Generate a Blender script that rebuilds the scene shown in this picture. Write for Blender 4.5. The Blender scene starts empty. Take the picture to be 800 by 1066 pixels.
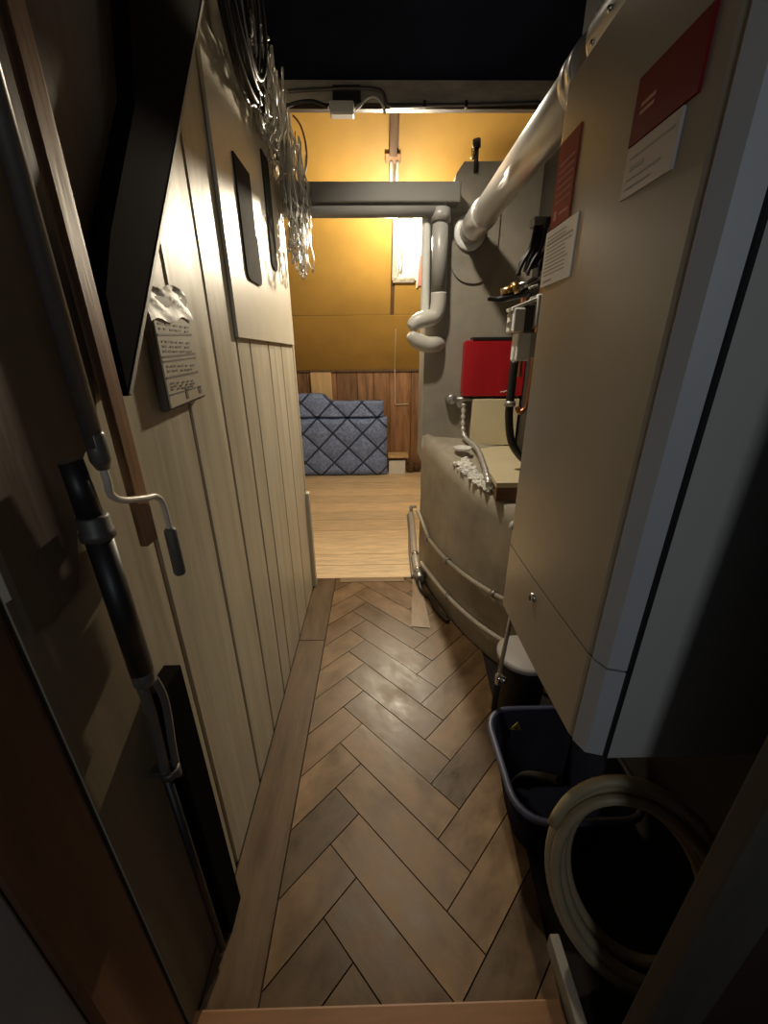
import bpy, bmesh, math, random
from mathutils import Vector, Matrix
R = math.radians
PI = math.pi
random.seed(7)
SC = bpy.context.scene
COL = SC.collection

# ------------------------------------------------------------------ materials
def mat(name, col, rough=0.5, metal=0.0, var=0.0, scale=6.0, stretch=(1, 1, 1), bump=0.0, bscale=None,
        uv=False, island=0.0, col2=None, trans=0.0, spec=0.5, emit=None, estr=0.0, rvar=0.0, coat=0.0, detail=4.0):
    m = bpy.data.materials.new(name)
    m.use_nodes = True
    nt = m.node_tree
    N, L = nt.nodes, nt.links
    b = N['Principled BSDF']
    b.inputs['Base Color'].default_value = (*col, 1)
    b.inputs['Roughness'].default_value = rough
    b.inputs['Metallic'].default_value = metal
    b.inputs['Specular IOR Level'].default_value = spec
    b.inputs['Coat Weight'].default_value = coat
    b.inputs['Coat Roughness'].default_value = 0.25
    if trans:
        b.inputs['Transmission Weight'].default_value = trans
    if emit:
        b.inputs['Emission Color'].default_value = (*emit, 1)
        b.inputs['Emission Strength'].default_value = estr
    if var or bump or island or rvar or col2:
        tc = N.new('ShaderNodeTexCoord')
        mp = N.new('ShaderNodeMapping')
        mp.inputs['Scale'].default_value = stretch
        L.new(tc.outputs['UV' if uv else 'Object'], mp.inputs['Vector'])
        geo = N.new('ShaderNodeNewGeometry')
        if island:
            # every board gets its own stretch of grain
            ad = N.new('ShaderNodeVectorMath'); ad.operation = 'ADD'
            sc = N.new('ShaderNodeMath'); sc.operation = 'MULTIPLY'; sc.inputs[1].default_value = 37.0
            cb = N.new('ShaderNodeCombineXYZ')
            L.new(geo.outputs['Random Per Island'], sc.inputs[0])
            L.new(sc.outputs[0], cb.inputs['X']); L.new(sc.outputs[0], cb.inputs['Z'])
            L.new(mp.outputs[0], ad.inputs[0]); L.new(cb.outputs[0], ad.inputs[1])
            vec = ad.outputs[0]
        else:
            vec = mp.outputs[0]
        nz = N.new('ShaderNodeTexNoise')
        nz.inputs['Scale'].default_value = scale
        nz.inputs['Detail'].default_value = detail
        nz.inputs['Roughness'].default_value = 0.62
        L.new(vec, nz.inputs['Vector'])
        mr = N.new('ShaderNodeMapRange')
        mr.inputs['From Min'].default_value = 0.3
        mr.inputs['From Max'].default_value = 0.7
        L.new(nz.outputs['Fac'], mr.inputs['Value'])
        mix = N.new('ShaderNodeMix'); mix.data_type = 'RGBA'
        c2 = col2 if col2 else tuple(c * (1 - var) for c in col)
        mix.inputs[6].default_value = (*c2, 1)
        mix.inputs[7].default_value = (*tuple(min(1, c * (1 + var * .35)) for c in col), 1)
        L.new(mr.outputs[0], mix.inputs[0])
        out = mix.outputs[2]
        if island:
            hv = N.new('ShaderNodeHueSaturation')
            m2 = N.new('ShaderNodeMapRange')
            m2.inputs['To Min'].default_value = 1 - island
            m2.inputs['To Max'].default_value = 1 + island
            L.new(geo.outputs['Random Per Island'], m2.inputs['Value'])
            L.new(m2.outputs[0], hv.inputs['Value'])
            L.new(out, hv.inputs['Color'])
            out = hv.outputs['Color']
        L.new(out, b.inputs['Base Color'])
        if rvar:
            m3 = N.new('ShaderNodeMapRange')
            m3.inputs['From Min'].default_value = 0.3
            m3.inputs['From Max'].default_value = 0.7
            m3.inputs['To Min'].default_value = max(0.03, rough - rvar)
            m3.inputs['To Max'].default_value = min(1, rough + rvar)
            L.new(nz.outputs['Fac'], m3.inputs['Value'])
            L.new(m3.outputs[0], b.inputs['Roughness'])
        if bump:
            n2 = N.new('ShaderNodeTexNoise')
            n2.inputs['Scale'].default_value = bscale if bscale else scale * 2
            n2.inputs['Detail'].default_value = 5
            L.new(vec, n2.inputs['Vector'])
            bp = N.new('ShaderNodeBump')
            bp.inputs['Strength'].default_value = bump
            bp.inputs['Distance'].default_value = 0.01
            L.new(n2.outputs['Fac'], bp.inputs['Height'])
            L.new(bp.outputs[0], b.inputs['Normal'])
    return m

M = {}
M['parquet'] = mat('parquet oak', (.150, .088, .040), .38, spec=.35, var=.50, scale=4, stretch=(1.6, 2.6, 1), uv=True, island=.34, bump=.12, bscale=6, rvar=.10, detail=8)
M['border'] = mat('border board', (.118, .073, .038), .45, spec=.3, var=.40, scale=4, stretch=(1.0, 4, 1), uv=True, island=.12, bump=.18, bscale=6, rvar=.12, detail=8)
M['pine'] = mat('pine floor', (.80, .60, .37), .5, var=.30, scale=3, stretch=(1.4, 14, 1), uv=True, island=.12, bump=.2, bscale=8)
M['subfloor'] = mat('dark subfloor', (.02, .014, .010), .9, var=.3, scale=8)
M['plank'] = mat('painted plank', (.53, .47, .35), .46, var=.26, scale=2.4, stretch=(4, 8, .5), island=.07, bump=.10, bscale=4, rvar=.08)
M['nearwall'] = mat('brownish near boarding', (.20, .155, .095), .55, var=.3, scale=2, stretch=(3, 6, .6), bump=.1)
M['sheet'] = mat('painted hardboard', (.60, .55, .44), .4, var=.12, scale=3, bump=.08)
M['darkwood'] = mat('dark stained boards', (.085, .055, .034), .5, var=.45, scale=3, stretch=(3, 8, .6), bump=.2)
M['brownwood'] = mat('brown panel wood', (.115, .078, .05), .55, var=.4, scale=2.5, stretch=(3, 7, .8), bump=.15)
M['redwood'] = mat('reddish door casing wood', (.13, .058, .028), .5, var=.35, scale=3, stretch=(6, 6, .6), bump=.1)
M['lath'] = mat('orange brown lath', (.28, .15, .075), .4, var=.3, scale=5, stretch=(6, 6, .5), bump=.1)
M['blackboard'] = mat('black board', (.007, .006, .006), .95, var=.3, scale=4, spec=.03)
M['edgewood'] = mat('raw board edge', (.42, .38, .30), .5, var=.3, scale=6)
M['ceiling'] = mat('navy ceiling', (.008, .011, .026), .95, var=.3, scale=3, spec=.08)
M['plaster'] = mat('grey plaster', (.33, .293, .235), .75, var=.25, scale=3.5, bump=.3, bscale=9)
M['patch'] = mat('cement patch', (.28, .25, .205), .8, var=.3, scale=6, bump=.4, bscale=14)
M['render'] = mat('beige rendered wall', (.42, .37, .285), .75, var=.30, scale=3, bump=.3, bscale=7)
M['rubble'] = mat('white plaster rubble', (.84, .82, .76), .8, var=.3, scale=12, bump=.6, bscale=30)
M['yellow'] = mat('yellow hardboard', (.42, .25, .055), .6, var=.16, scale=2.2, bump=.04)
M['batten'] = mat('dark batten', (.12, .065, .035), .6, var=.4, scale=5, stretch=(5, 1, 1))
M['kneewood'] = mat('reddish knee wall board', (.30, .155, .075), .6, var=.55, scale=3, stretch=(5, 5, .7), island=.25, bump=.2)
M['lightwood'] = mat('raw light timber', (.62, .43, .22), .55, var=.25, scale=4, stretch=(5, 5, .8))
M['beamgrey'] = mat('grey painted beam', (.17, .163, .148), .55, var=.15, scale=5)
M['header'] = mat('worn header beam', (.62, .575, .50), .55, var=.45, scale=5, stretch=(1, 4, 4), bump=.2)
M['pipegrey'] = mat('grey plastic pipe', (.30, .29, .275), .35, var=.1, scale=6)
M['elbowgrey'] = mat('off white elbow', (.50, .48, .43), .4, var=.08, scale=6)
M['pipewhite'] = mat('white plastic pipe', (.66, .66, .62), .35, var=.06, scale=6)
M['steel'] = mat('brushed aluminium pipe', (.78, .76, .72), .36, metal=.7, var=.06, scale=4, stretch=(2, .6, 2), rvar=.04)
M['chrome'] = mat('shiny metal', (.75, .74, .72), .16, metal=1.0)
M['galv'] = mat('dull galvanised metal', (.42, .41, .40), .4, metal=.8, var=.2, scale=9)
M['galvdark'] = mat('tarnished metal', (.10, .095, .088), .5, metal=.5, var=.2, scale=9)
M['brass'] = mat('brass', (.62, .43, .18), .3, metal=1.0)
M['copper'] = mat('copper', (.50, .24, .13), .35, metal=1.0)
M['enamel'] = mat('cream enamel', (.385, .35, .29), .30, var=.04, scale=2, coat=.15)
M['enamel2'] = mat('boiler side enamel', (.50, .49, .46), .42, var=.04, scale=2)
M['strip'] = mat('grey bevel strip', (.50, .51, .52), .35)
M['gap'] = mat('black seam', (.01, .01, .011), .6)
M['stred'] = mat('red sticker', (.20, .008, .012), .6, spec=.15, var=.1, scale=4)
M['stbrown'] = mat('faded red sticker', (.36, .06, .03), .6, spec=.15, var=.2, scale=8)
M['stwhite'] = mat('white sticker', (.82, .81, .79), .45, var=.04, scale=5)
M['stgrey'] = mat('grey sticker', (.50, .47, .44), .45, var=.04, scale=5)
M['ink'] = mat('dark print', (.10, .085, .065), .6)
M['inkgrey'] = mat('grey print', (.36, .35, .34), .6)
M['pink'] = mat('pale red print', (.55, .25, .22), .6)
M['redbox'] = mat('red lacquered sheet', (.42, .010, .018), .4, var=.18, scale=5, stretch=(4, 1, .5))
M['cream'] = mat('cream painted board', (.74, .64, .42), .45, var=.08, scale=4)
M['brownend'] = mat('brown chipboard edge', (.20, .105, .055), .7, var=.3, scale=12)
M['white'] = mat('white plastic', (.74, .74, .71), .35, var=.05, scale=4)
M['darkgrey'] = mat('dark grey plastic', (.06, .06, .058), .45, var=.15, scale=6)
M['boxdark'] = mat('dark painted box', (.016, .016, .017), .9, var=.2, scale=4, spec=.1)
M['strips'] = mat('dull grey metal and shadow strip', (.05, .046, .04), .9, spec=.08, var=.25, scale=4)
M['black'] = mat('black rubber', (.014, .013, .013), .45, var=.2, scale=8)
M['blackshiny'] = mat('black cable', (.012, .012, .013), .42)
M['grip'] = mat('grey rubber grip', (.105, .10, .09), .55, var=.15, scale=20)
M['rod'] = mat('off white coated rod', (.60, .56, .48), .35)
M['tube'] = mat('grey tube', (.17, .155, .14), .35, metal=.5, var=.1, scale=6)
M['clear'] = mat('clear plastic strand', (.52, .49, .43), .26, trans=.35, spec=.7)
M['quilt'] = None
M['paper'] = mat('printed paper', (.50, .44, .33), .5, var=.15, scale=6)
M['sleeve'] = mat('clear plastic wrap', (.30, .275, .23), .5, trans=.3, spec=.2, var=.05, scale=9, bump=.3, bscale=9)
M['card'] = mat('dark packet edge', (.10, .085, .065), .5, var=.2, scale=7)
M['hose'] = mat('beige garden hose', (.42, .34, .205), .45, var=.15, scale=7)
M['rimblue'] = mat('greyish blue plastic rim', (.075, .08, .13), .4, var=.1, scale=6)
M['pqlight'] = mat('pale parquet board', (.24, .165, .095), .4, var=.3, scale=4, stretch=(1.2, 4, 1), uv=True, bump=.15, bscale=6)
M['tubblue'] = mat('dark blue plastic', (.009, .010, .020), .75, spec=.12, var=.1, scale=6)
M['yellowlabel'] = mat('yellow label', (.75, .58, .05), .5, var=.05, scale=6)
M['sill'] = mat('orange brown sill', (.24, .11, .04), .5, var=.25, scale=3, stretch=(1, 8, 1))
M['jambgrey'] = mat('grey painted jamb', (.20, .21, .215), .5, var=.1, scale=4)
M['jambdark'] = mat('dark greyish brown jamb', (.075, .066, .052), .55, var=.2, scale=3, stretch=(5, 5, .6))
M['wallbrown'] = mat('dark brown wall', (.038, .019, .011), .7, var=.3, scale=3)
M['walldark'] = mat('dim back wall', (.24, .21, .175), .8, var=.25, scale=3)
M['wallshade'] = mat('dark brown grey wall', (.060, .050, .040), .85, var=.3, scale=3)
M['skirt'] = mat('cream skirting', (.50, .45, .36), .5, var=.15, scale=5)
M['bulb'] = mat('glowing bulb', (1, .95, .85), .3, emit=(1.0, .84, .58), estr=1.0)
M['lampglass'] = mat('lit lamp glass', (.9, .88, .8), .4, emit=(1, .9, .74), estr=6.0)
M['lampboard'] = mat('white lamp board', (.82, .80, .76), .5, var=.04, scale=4)
M['litter'] = mat('pale fibre wrap', (.42, .39, .34), .6, var=.5, scale=30)

def quilt_mat():
    m = bpy.data.materials.new('blue quilted fabric'); m.use_nodes = True
    N, L = m.node_tree.nodes, m.node_tree.links
    b = N['Principled BSDF']; b.inputs['Roughness'].default_value = .85
    uvn = N.new('ShaderNodeUVMap')
    sp = N.new('ShaderNodeSeparateXYZ'); L.new(uvn.outputs[0], sp.inputs[0])
    dist = []
    for op in ('ADD', 'SUBTRACT'):
        a = N.new('ShaderNodeMath'); a.operation = op
        L.new(sp.outputs['X'], a.inputs[0]); L.new(sp.outputs['Y'], a.inputs[1])
        f = N.new('ShaderNodeMath'); f.operation = 'PINGPONG'; f.inputs[1].default_value = .5
        L.new(a.outputs[0], f.inputs[0]); dist.append(f)
    mn = N.new('ShaderNodeMath'); mn.operation = 'MINIMUM'
    L.new(dist[0].outputs[0], mn.inputs[0]); L.new(dist[1].outputs[0], mn.inputs[1])
    lt = N.new('ShaderNodeMapRange'); lt.inputs['From Min'].default_value = .030; lt.inputs['From Max'].default_value = .055
    L.new(mn.outputs[0], lt.inputs['Value'])
    tc = N.new('ShaderNodeTexCoord')
    nz = N.new('ShaderNodeTexNoise'); nz.inputs['Scale'].default_value = 34; nz.inputs['Detail'].default_value = 6
    L.new(tc.outputs['Object'], nz.inputs['Vector'])
    c = N.new('ShaderNodeMix'); c.data_type = 'RGBA'
    c.inputs[6].default_value = (.14, .20, .40, 1); c.inputs[7].default_value = (.27, .36, .64, 1)
    mr = N.new('ShaderNodeMapRange'); mr.inputs['From Min'].default_value = .35; mr.inputs['From Max'].default_value = .65
    L.new(nz.outputs['Fac'], mr.inputs['Value']); L.new(mr.outputs[0], c.inputs[0])
    d = N.new('ShaderNodeMix'); d.data_type = 'RGBA'
    d.inputs[6].default_value = (.025, .035, .085, 1)
    L.new(lt.outputs[0], d.inputs[0]); L.new(c.outputs[2], d.inputs[7])
    L.new(d.outputs[2], b.inputs['Base Color'])
    return m
M['quilt'] = quilt_mat()

# ------------------------------------------------------------------ mesh builder
class MB:
    def __init__(s):
        s.bm = bmesh.new()
        s.uv = s.bm.loops.layers.uv.new('UVMap')

    def box(s, x0, x1, y0, y1, z0, z1, bev=0.0, mx=None, segs=2):
        bm = s.bm
        r = bmesh.ops.create_cube(bm, size=1)
        vs = r['verts']
        for v in vs:
            v.co = Vector((x0 + (v.co.x + .5) * (x1 - x0), y0 + (v.co.y + .5) * (y1 - y0), z0 + (v.co.z + .5) * (z1 - z0)))
        if bev:
            es = list({e for v in vs for e in v.link_edges})
            o = bmesh.ops.bevel(bm, geom=es, offset=bev, segments=segs, profile=.5, affect='EDGES')
            vs = list({v for f in o['faces'] for v in f.verts} | {v for v in vs if v.is_valid})
        if mx is not None:
            for v in vs: v.co = mx @ v.co
        return s

    def obox(s, c, ax, ay, az, bev=0.0):
        """box centred at c with half-axis vectors"""
        ax, ay, az = Vector(ax), Vector(ay), Vector(az)
        mx = Matrix(((ax.x, ay.x, az.x, c[0]), (ax.y, ay.y, az.y, c[1]), (ax.z, ay.z, az.z, c[2]), (0, 0, 0, 1)))
        if bev:
            lx, ly, lz = ax.length, ay.length, az.length
            m2 = Matrix(((ax.x / lx, ay.x / ly, az.x / lz, c[0]), (ax.y / lx, ay.y / ly, az.y / lz, c[1]), (ax.z / lx, ay.z / ly, az.z / lz, c[2]), (0, 0, 0, 1)))
            return s.box(-lx, lx, -ly, ly, -lz, lz, bev, m2)
        return s.box(-1, 1, -1, 1, -1, 1, 0, mx)

    def tube(s, pts, r, n=12, closed=False, caps=True):
        bm = s.bm
        P = [Vector(p) for p in pts]
        k = len(P)
        rs = r if isinstance(r, (list, tuple)) else [r] * k
        up = None
        rings = []
        for i in range(k):
            if closed:
                t = (P[(i + 1) % k] - P[i - 1])
            else:
                t = P[min(i + 1, k - 1)] - P[max(i - 1, 0)]
            if t.length < 1e-9: t = Vector((0, 0, 1))
            t.normalize()
            if up is None:
                up = Vector((0, 0, 1)) if abs(t.z) < .9 else Vector((1, 0, 0))
            a = up - t * up.dot(t)
            if a.length < 1e-6:
                a = t.orthogonal()
            a.normalize(); up = a
            b = t.cross(a)
            rings.append([bm.verts.new(P[i] + (a * math.cos(2 * PI * j / n) + b * math.sin(2 * PI * j / n)) * rs[i]) for j in range(n)])
        for i in range(k if closed else k - 1):
            A, B = rings[i], rings[(i + 1) % k]
            for j in range(n):
                f = bm.faces.new((A[j], A[(j + 1) % n], B[(j + 1) % n], B[j])); f.smooth = True
        if caps and not closed:
            bm.faces.new(list(reversed(rings[0]))); bm.faces.new(rings[-1])
        return s

    def cyl(s, p0, p1, r0, r1=None, n=24):
        return s.tube([p0, p1], [r0, r0 if r1 is None else r1], n)

    def lathe(s, prof, c, axis='Z', n=32, closed=False):
        """profile [(r, h)] turned about an axis through c"""
        bm = s.bm
        ax = Vector(axis) if not isinstance(axis, str) else {'X': Vector((1, 0, 0)), 'Y': Vector((0, 1, 0)), 'Z': Vector((0, 0, 1))}[axis]
        ax.normalize()
        a = ax.orthogonal().normalized(); b = ax.cross(a)
        rings = []
        for r, h in prof:
            if r < 1e-6:
                rings.append([bm.verts.new(Vector(c) + ax * h)])
            else:
                rings.append([bm.verts.new(Vector(c) + ax * h + (a * math.cos(2 * PI * j / n) + b * math.sin(2 * PI * j / n)) * r) for j in range(n)])
        for A, B in zip(rings, rings[1:]):
            for j in range(n):
                j2 = (j + 1) % n
                if len(A) == 1 and len(B) == 1: continue
                if len(A) == 1: f = bm.faces.new((A[0], B[j2], B[j]))
                elif len(B) == 1: f = bm.faces.new((A[j], A[j2], B[0]))
                else: f = bm.faces.new((A[j], A[j2], B[j2], B[j]))
                f.smooth = True
        return s

    def prism(s, poly, ext, fn):
        """2-D polygon (a,b) extruded over ext=(e0,e1); fn(a,b,e)->xyz"""
        bm = s.bm
        A = [bm.verts.new(fn(a, b, ext[0])) for a, b in poly]
        B = [bm.verts.new(fn(a, b, ext[1])) for a, b in poly]
        n = len(poly)
        bm.faces.new(A); bm.faces.new(list(reversed(B)))
        for i in range(n):
            bm.faces.new((A[i], B[i], B[(i + 1) % n], A[(i + 1) % n]))
        return s

    def board(s, poly, z0, z1, udir, off):
        """flat floor board with UVs running along its length"""
        bm = s.bm
        A = [bm.verts.new((x, y, z0)) for x, y in poly]
        B = [bm.verts.new((x, y, z1)) for x, y in poly]
        n = len(poly)
        fs = [bm.faces.new(B)]
        for i in range(n):
            fs.append(bm.faces.new((A[i], A[(i + 1) % n], B[(i + 1) % n], B[i])))
        u = Vector(udir).normalized(); w = Vector((-u.y, u.x))
        for f in fs:
            for l in f.loops:
                p = Vector((l.vert.co.x, l.vert.co.y))
                l[s.uv].uv = (p.dot(u) + off, p.dot(w) + off * .37)
        return s

    def build(s, name, m, parent=None, recalc=True):
        if recalc: bmesh.ops.recalc_face_normals(s.bm, faces=s.bm.faces[:])
        off = Vector((0, 0, 0))
        if parent is not None:
            q = parent
            while q is not None:
                off += Vector(q.location); q = q.parent
        if off.length > 0:
            bmesh.ops.translate(s.bm, verts=s.bm.verts[:], vec=-off)
        me = bpy.data.meshes.new(name)
        s.bm.to_mesh(me); s.bm.free()
        me.materials.append(M[m] if isinstance(m, str) else m)
        o = bpy.data.objects.new(name, me)
        COL.objects.link(o)
        if parent is not None: o.parent = parent
        return o

def tag(o, label, cat, group=None):
    o['label'] = label; o['category'] = cat
    if group: o['group'] = group
    return o
def thing(name, label, cat, loc=(0, 0, 0), group=None):
    o = bpy.data.objects.new(name, None); COL.objects.link(o)
    o.location = loc; o.empty_display_size = .1
    return tag(o, label, cat, group)
def struct(name, mb, m):
    o = mb.build(name, m); o['kind'] = 'structure'; return o
def bez(pts, n=10):
    """Catmull-Rom through points"""
    P = [Vector(p) for p in pts]
    out = []
    for i in range(len(P) - 1):
        p0, p1, p2, p3 = P[max(i - 1, 0)], P[i], P[i + 1], P[min(i + 2, len(P) - 1)]
        for k in range(n):
            t = k / n
            out.append(.5 * ((2 * p1) + (p2 - p0) * t + (2 * p0 - 5 * p1 + 4 * p2 - p3) * t * t + (3 * p1 - p0 - 3 * p2 + p3) * t ** 3))
    out.append(P[-1])
    return out
def clip(poly, a, b, c):
    """keep the side a*x+b*y<=c"""
    out = []
    for i in range(len(poly)):
        p, q = poly[i], poly[(i + 1) % len(poly)]
        dp, dq = a * p[0] + b * p[1] - c, a * q[0] + b * q[1] - c
        if dp <= 0: out.append(p)
        if (dp < 0 < dq) or (dq < 0 < dp):
            t = dp / (dp - dq); out.append((p[0] + t * (q[0] - p[0]), p[1] + t * (q[1] - p[1])))
    return out
def inset(poly, d):
    c = (sum(p[0] for p in poly) / len(poly), sum(p[1] for p in poly) / len(poly))
    out = []
    n = len(poly)
    area = sum(poly[i][0] * poly[(i + 1) % n][1] - poly[(i + 1) % n][0] * poly[i][1] for i in range(n))
    res = list(poly)
    sg = 1 if area > 0 else -1
    for i in range(n):
        p, q = poly[i], poly[(i + 1) % n]
        nx, ny = sg * (q[1] - p[1]), -sg * (q[0] - p[0])
        l = math.hypot(nx, ny)
        if l < 1e-6: continue
        nx /= l; ny /= l
        res = clip(res, nx, ny, nx * p[0] + ny * p[1] - d)
        if len(res) < 3: return []
    return res

XW = -.495          # face of the plank wall
# ================================================================== SETTING
# ---- corridor floor : herringbone, border boards
WB, LB = .137, .54
a_, b_ = WB * math.sqrt(.5), LB * math.sqrt(.5)
fl = MB()
def add_board(poly, udir):
    poly = clip(poly, -1, 0, .335)                # right of the border board  (x >= -.335)
    poly = clip(poly, 0, 1, 2.615)
    poly = clip(poly, 0, -1, -.46)
    if len(poly) < 3: return
    # right edge of the parquet
    poly = clip(poly, 1, -.095, .425)
    if len(poly) < 3: return
    poly = clip(poly, 1, .33, 1.24) if False else poly
    p2 = inset(poly, .0019)
    if len(p2) < 3: return
    n = len(p2)
    ar = abs(sum(p2[i][0] * p2[(i + 1) % n][1] - p2[(i + 1) % n][0] * p2[i][1] for i in range(n)))
    if ar < .0006: return
    fl.board(p2, -.012, random.uniform(-.0012, .0008), udir, random.uniform(0, 50))
X0, Y0 = -.186, 1.034
for col in range(-2, 3):
    ox = X0 + col * (2 * b_)
    for k in range(-14, 16):
        oy = Y0 - 2 * a_ * k
        D = [(ox, oy), (ox + a_, oy + a_), (ox + a_ + b_, oy + a_ - b_), (ox + b_, oy - b_)]
        add_board(D, (1, -1))
        B = (ox + b_, oy - b_); Rr = (ox + a_ + b_, oy - a_ - b_)
        add_board([B, Rr, (Rr[0] + b_, Rr[1] + b_), (B[0] + b_, B[1] + b_)], (1, 1))
struct('floor', fl, 'parquet')
bd = MB()
for (y0, y1) in ((.44, 1.905), (1.91, 2.615)):
    bd.board([(XW + .004, y0), (-.338, y0), (-.338, y1), (XW + .004, y1)], -.012, .001, (0, 1), random.uniform(0, 9))
struct('floor', bd, 'border')
ep = MB()
ep.board([(.20, 2.02), (.318, 2.0), (.318, 2.612), (.258, 2.612), (.258, 2.05)][:4], .0005, .0035, (0, 1), 3.3)
ep.board([(-.30, 2.555), (.19, 2.555), (.19, 2.612), (-.30, 2.612)], .0005, .0035, (1, 0), 7.7)
struct('floor', ep, 'pqlight')
sb = MB(); sb.box(-2.4, 2.0, -.6, 6.0, -.10, -.0125)
struct('floor', sb, 'subfloor')
# ---- pine boards of the far room
pf = MB()
y = 2.62
widths = [.20, .19, .26, .24, .27, .25, .26, .25, .27, .26, .25, .27, .3]
for w in widths:
    y1 = min(y + w, 5.70)
    pf.board([(-2.2, y + .002), (1.8, y + .002), (1.8, y1 - .002), (-2.2, y1 - .002)], -.012, random.uniform(-.001, .001), (1, 0), random.uniform(0, 40))
    y = y1
    if y >= 5.69: break
struct('floor', pf, 'pine')

# ---- left plank wall
seams = [.44, .785, 1.065, 1.295, 1.51, 1.665, 1.945, 2.20, 2.50]
lw = MB()
for s0, s1 in zip(seams, seams[1:]):
    lw.box(XW - .022, XW, s0 + .0045, s1 - .0045, 0.0, 2.87, bev=.005, segs=1)
struct('wall_left', lw, 'plank')
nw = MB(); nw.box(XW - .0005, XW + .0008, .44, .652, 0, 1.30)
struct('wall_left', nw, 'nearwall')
lb = MB(); lb.box(XW - .12, XW - .0225, .44, 2.50, 0, 2.87)
struct('wall_left', lb, 'blackboard')
le = MB()
le.box(XW - .10, XW + .003, 2.503, 2.535, 0, 2.87, bev=.003)
le.box(XW - .02, XW + .022, 2.50, 2.553, .0, .74, bev=.006)
struct('trim_1', le, 'plank')
# painted hardboard sheet over the upper planks
hs = MB(); hs.box(XW + .0005, XW + .013, 1.50, 2.50, 1.665, 2.51, bev=.002, segs=1)
tag(hs.build('hardboard_sheet', 'sheet'), 'flat cream hardboard sheet nailed over the upper part of the plank wall', 'board')
# end wall closing the room to the left of the partition
xx = MB()
xx.box(-2.3, -2.2, 2.4, 5.8, -.05, 3.7)
xx.box(-2.3, XW - .121, 2.40, 2.50, -.05, 3.7)
struct('wall_left', xx, 'walldark')

# ---- ceiling
ce = MB(); ce.box(XW - .12, 1.05, .30, 2.585, 2.872, 2.95)
struct('ceiling', ce, 'ceiling')
c2 = MB(); c2.box(-2.3, 1.9, 2.54, 4.3, 3.62, 3.70); c2.box(-2.3, 1.9, 2.54, 2.584, 2.951, 3.62); c2.box(-2.3, XW - .121, 2.44, 2.54, 2.6, 3.7)
struct('ceiling', c2, 'walldark')

# ---- right wall, chimney breast
rw = MB(); rw.box(.95, 1.05, .30, 2.72, -.05, 2.872)
struct('wall_right', rw, 'wallshade')
ch = MB()
prof = [(.31, 0.9), (.31, 2.40), (.445, 2.43), (.46, 2.54), (.50, 2.595), (.95, 2.60), (.95, .9)]
ch.prism(prof, (2.70, 3.0), lambda a, b, e: (a, e, b))
o = struct('wall_right', ch, 'plaster')
r2 = MB(); r2.box(1.7, 1.8, 2.72, 5.8, -.05, 3.7); r2.box(.951, 1.8, 2.70, 2.80, -.05, 2.62)
struct('wall_right', r2, 'walldark')
# rounded cement patch under the flue
pt = MB()
pp = [(.452, 2.36)] + [(.452, 2.12)]
for i in range(0, 13):
    t = PI + PI * i / 12
    pp.append((.588 + .136 * math.cos(t), 2.12 + .115 * math.sin(t)))
pp += [(.724, 2.36)]
pt.prism(pp, (2.688, 2.699), lambda a, b, e: (a, e, b))
struct('wall_right', pt, 'patch')

# ---- lower rounded masonry with the broken ledge
cur = [(.312, 2.705, 1.085), (.337, 2.615, 1.075), (.395, 2.35, 1.04), (.47, 2.085, .985), (.56, 1.865, .94), (.666, 1.69, .91), (.80, 1.53, .89), (.949, 1.40, .88)]
P3 = bez(cur, 8)
lm = MB(); bm = lm.bm
cols = []
NZ = 10
for i, p in enumerate(P3):
    rr = random.Random(i)
    top = p.z + rr.uniform(-.008, .008)
    cols.append([bm.verts.new((p.x + (rr.uniform(-.004, .004) if 0 < k < NZ else 0), p.y, -.011 + (top + .011) * k / NZ)) for k in range(NZ + 1)])
for A, B in zip(cols, cols[1:]):
    for k in range(NZ):
        f = bm.faces.new((A[k], A[k + 1], B[k + 1], B[k])); f.smooth = True
back = []
for i, p in enumerate(P3):
    t = i / (len(P3) - 1)
    x = max(.312, min(.949, p.x + .02 + .30 * math.sin(PI * min(1, t * 1.1)) * .6))
    rr = random.Random(100 + i)
    back.append((bm.verts.new((p.x + .03, min(p.y + .03, 2.715), p.z + .012 + rr.uniform(-.006, .006))), bm.verts.new((max(p.x + .032, min(.949, .32 + .66 * t)), 2.72, 1.085 - .05 * t))))
for i in range(len(P3) - 1):
    f = bm.faces.new((cols[i][NZ], back[i][0], back[i + 1][0], cols[i + 1][NZ])); f.smooth = True
    f = bm.faces.new((back[i][0], back[i][1], back[i + 1][1], back[i + 1][0])); f.smooth = True
o = struct('wall_right', lm, 'render')
# ---- knee wall of the far room
kw = MB()
x = -2.2
rr = random.Random(3)
while x < 1.75:
    w = rr.uniform(.20, .30)
    kw.box(x + .003, min(x + w, 1.75) - .003, 5.66, 5.69, 0, 1.43, bev=.004, segs=1)
    x += w
struct('wall_back', kw, 'kneewood')
kb = MB(); kb.box(-2.3, 1.8, 5.692, 5.80, -.05, 1.5)
struct('wall_back', kb, 'batten')
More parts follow.
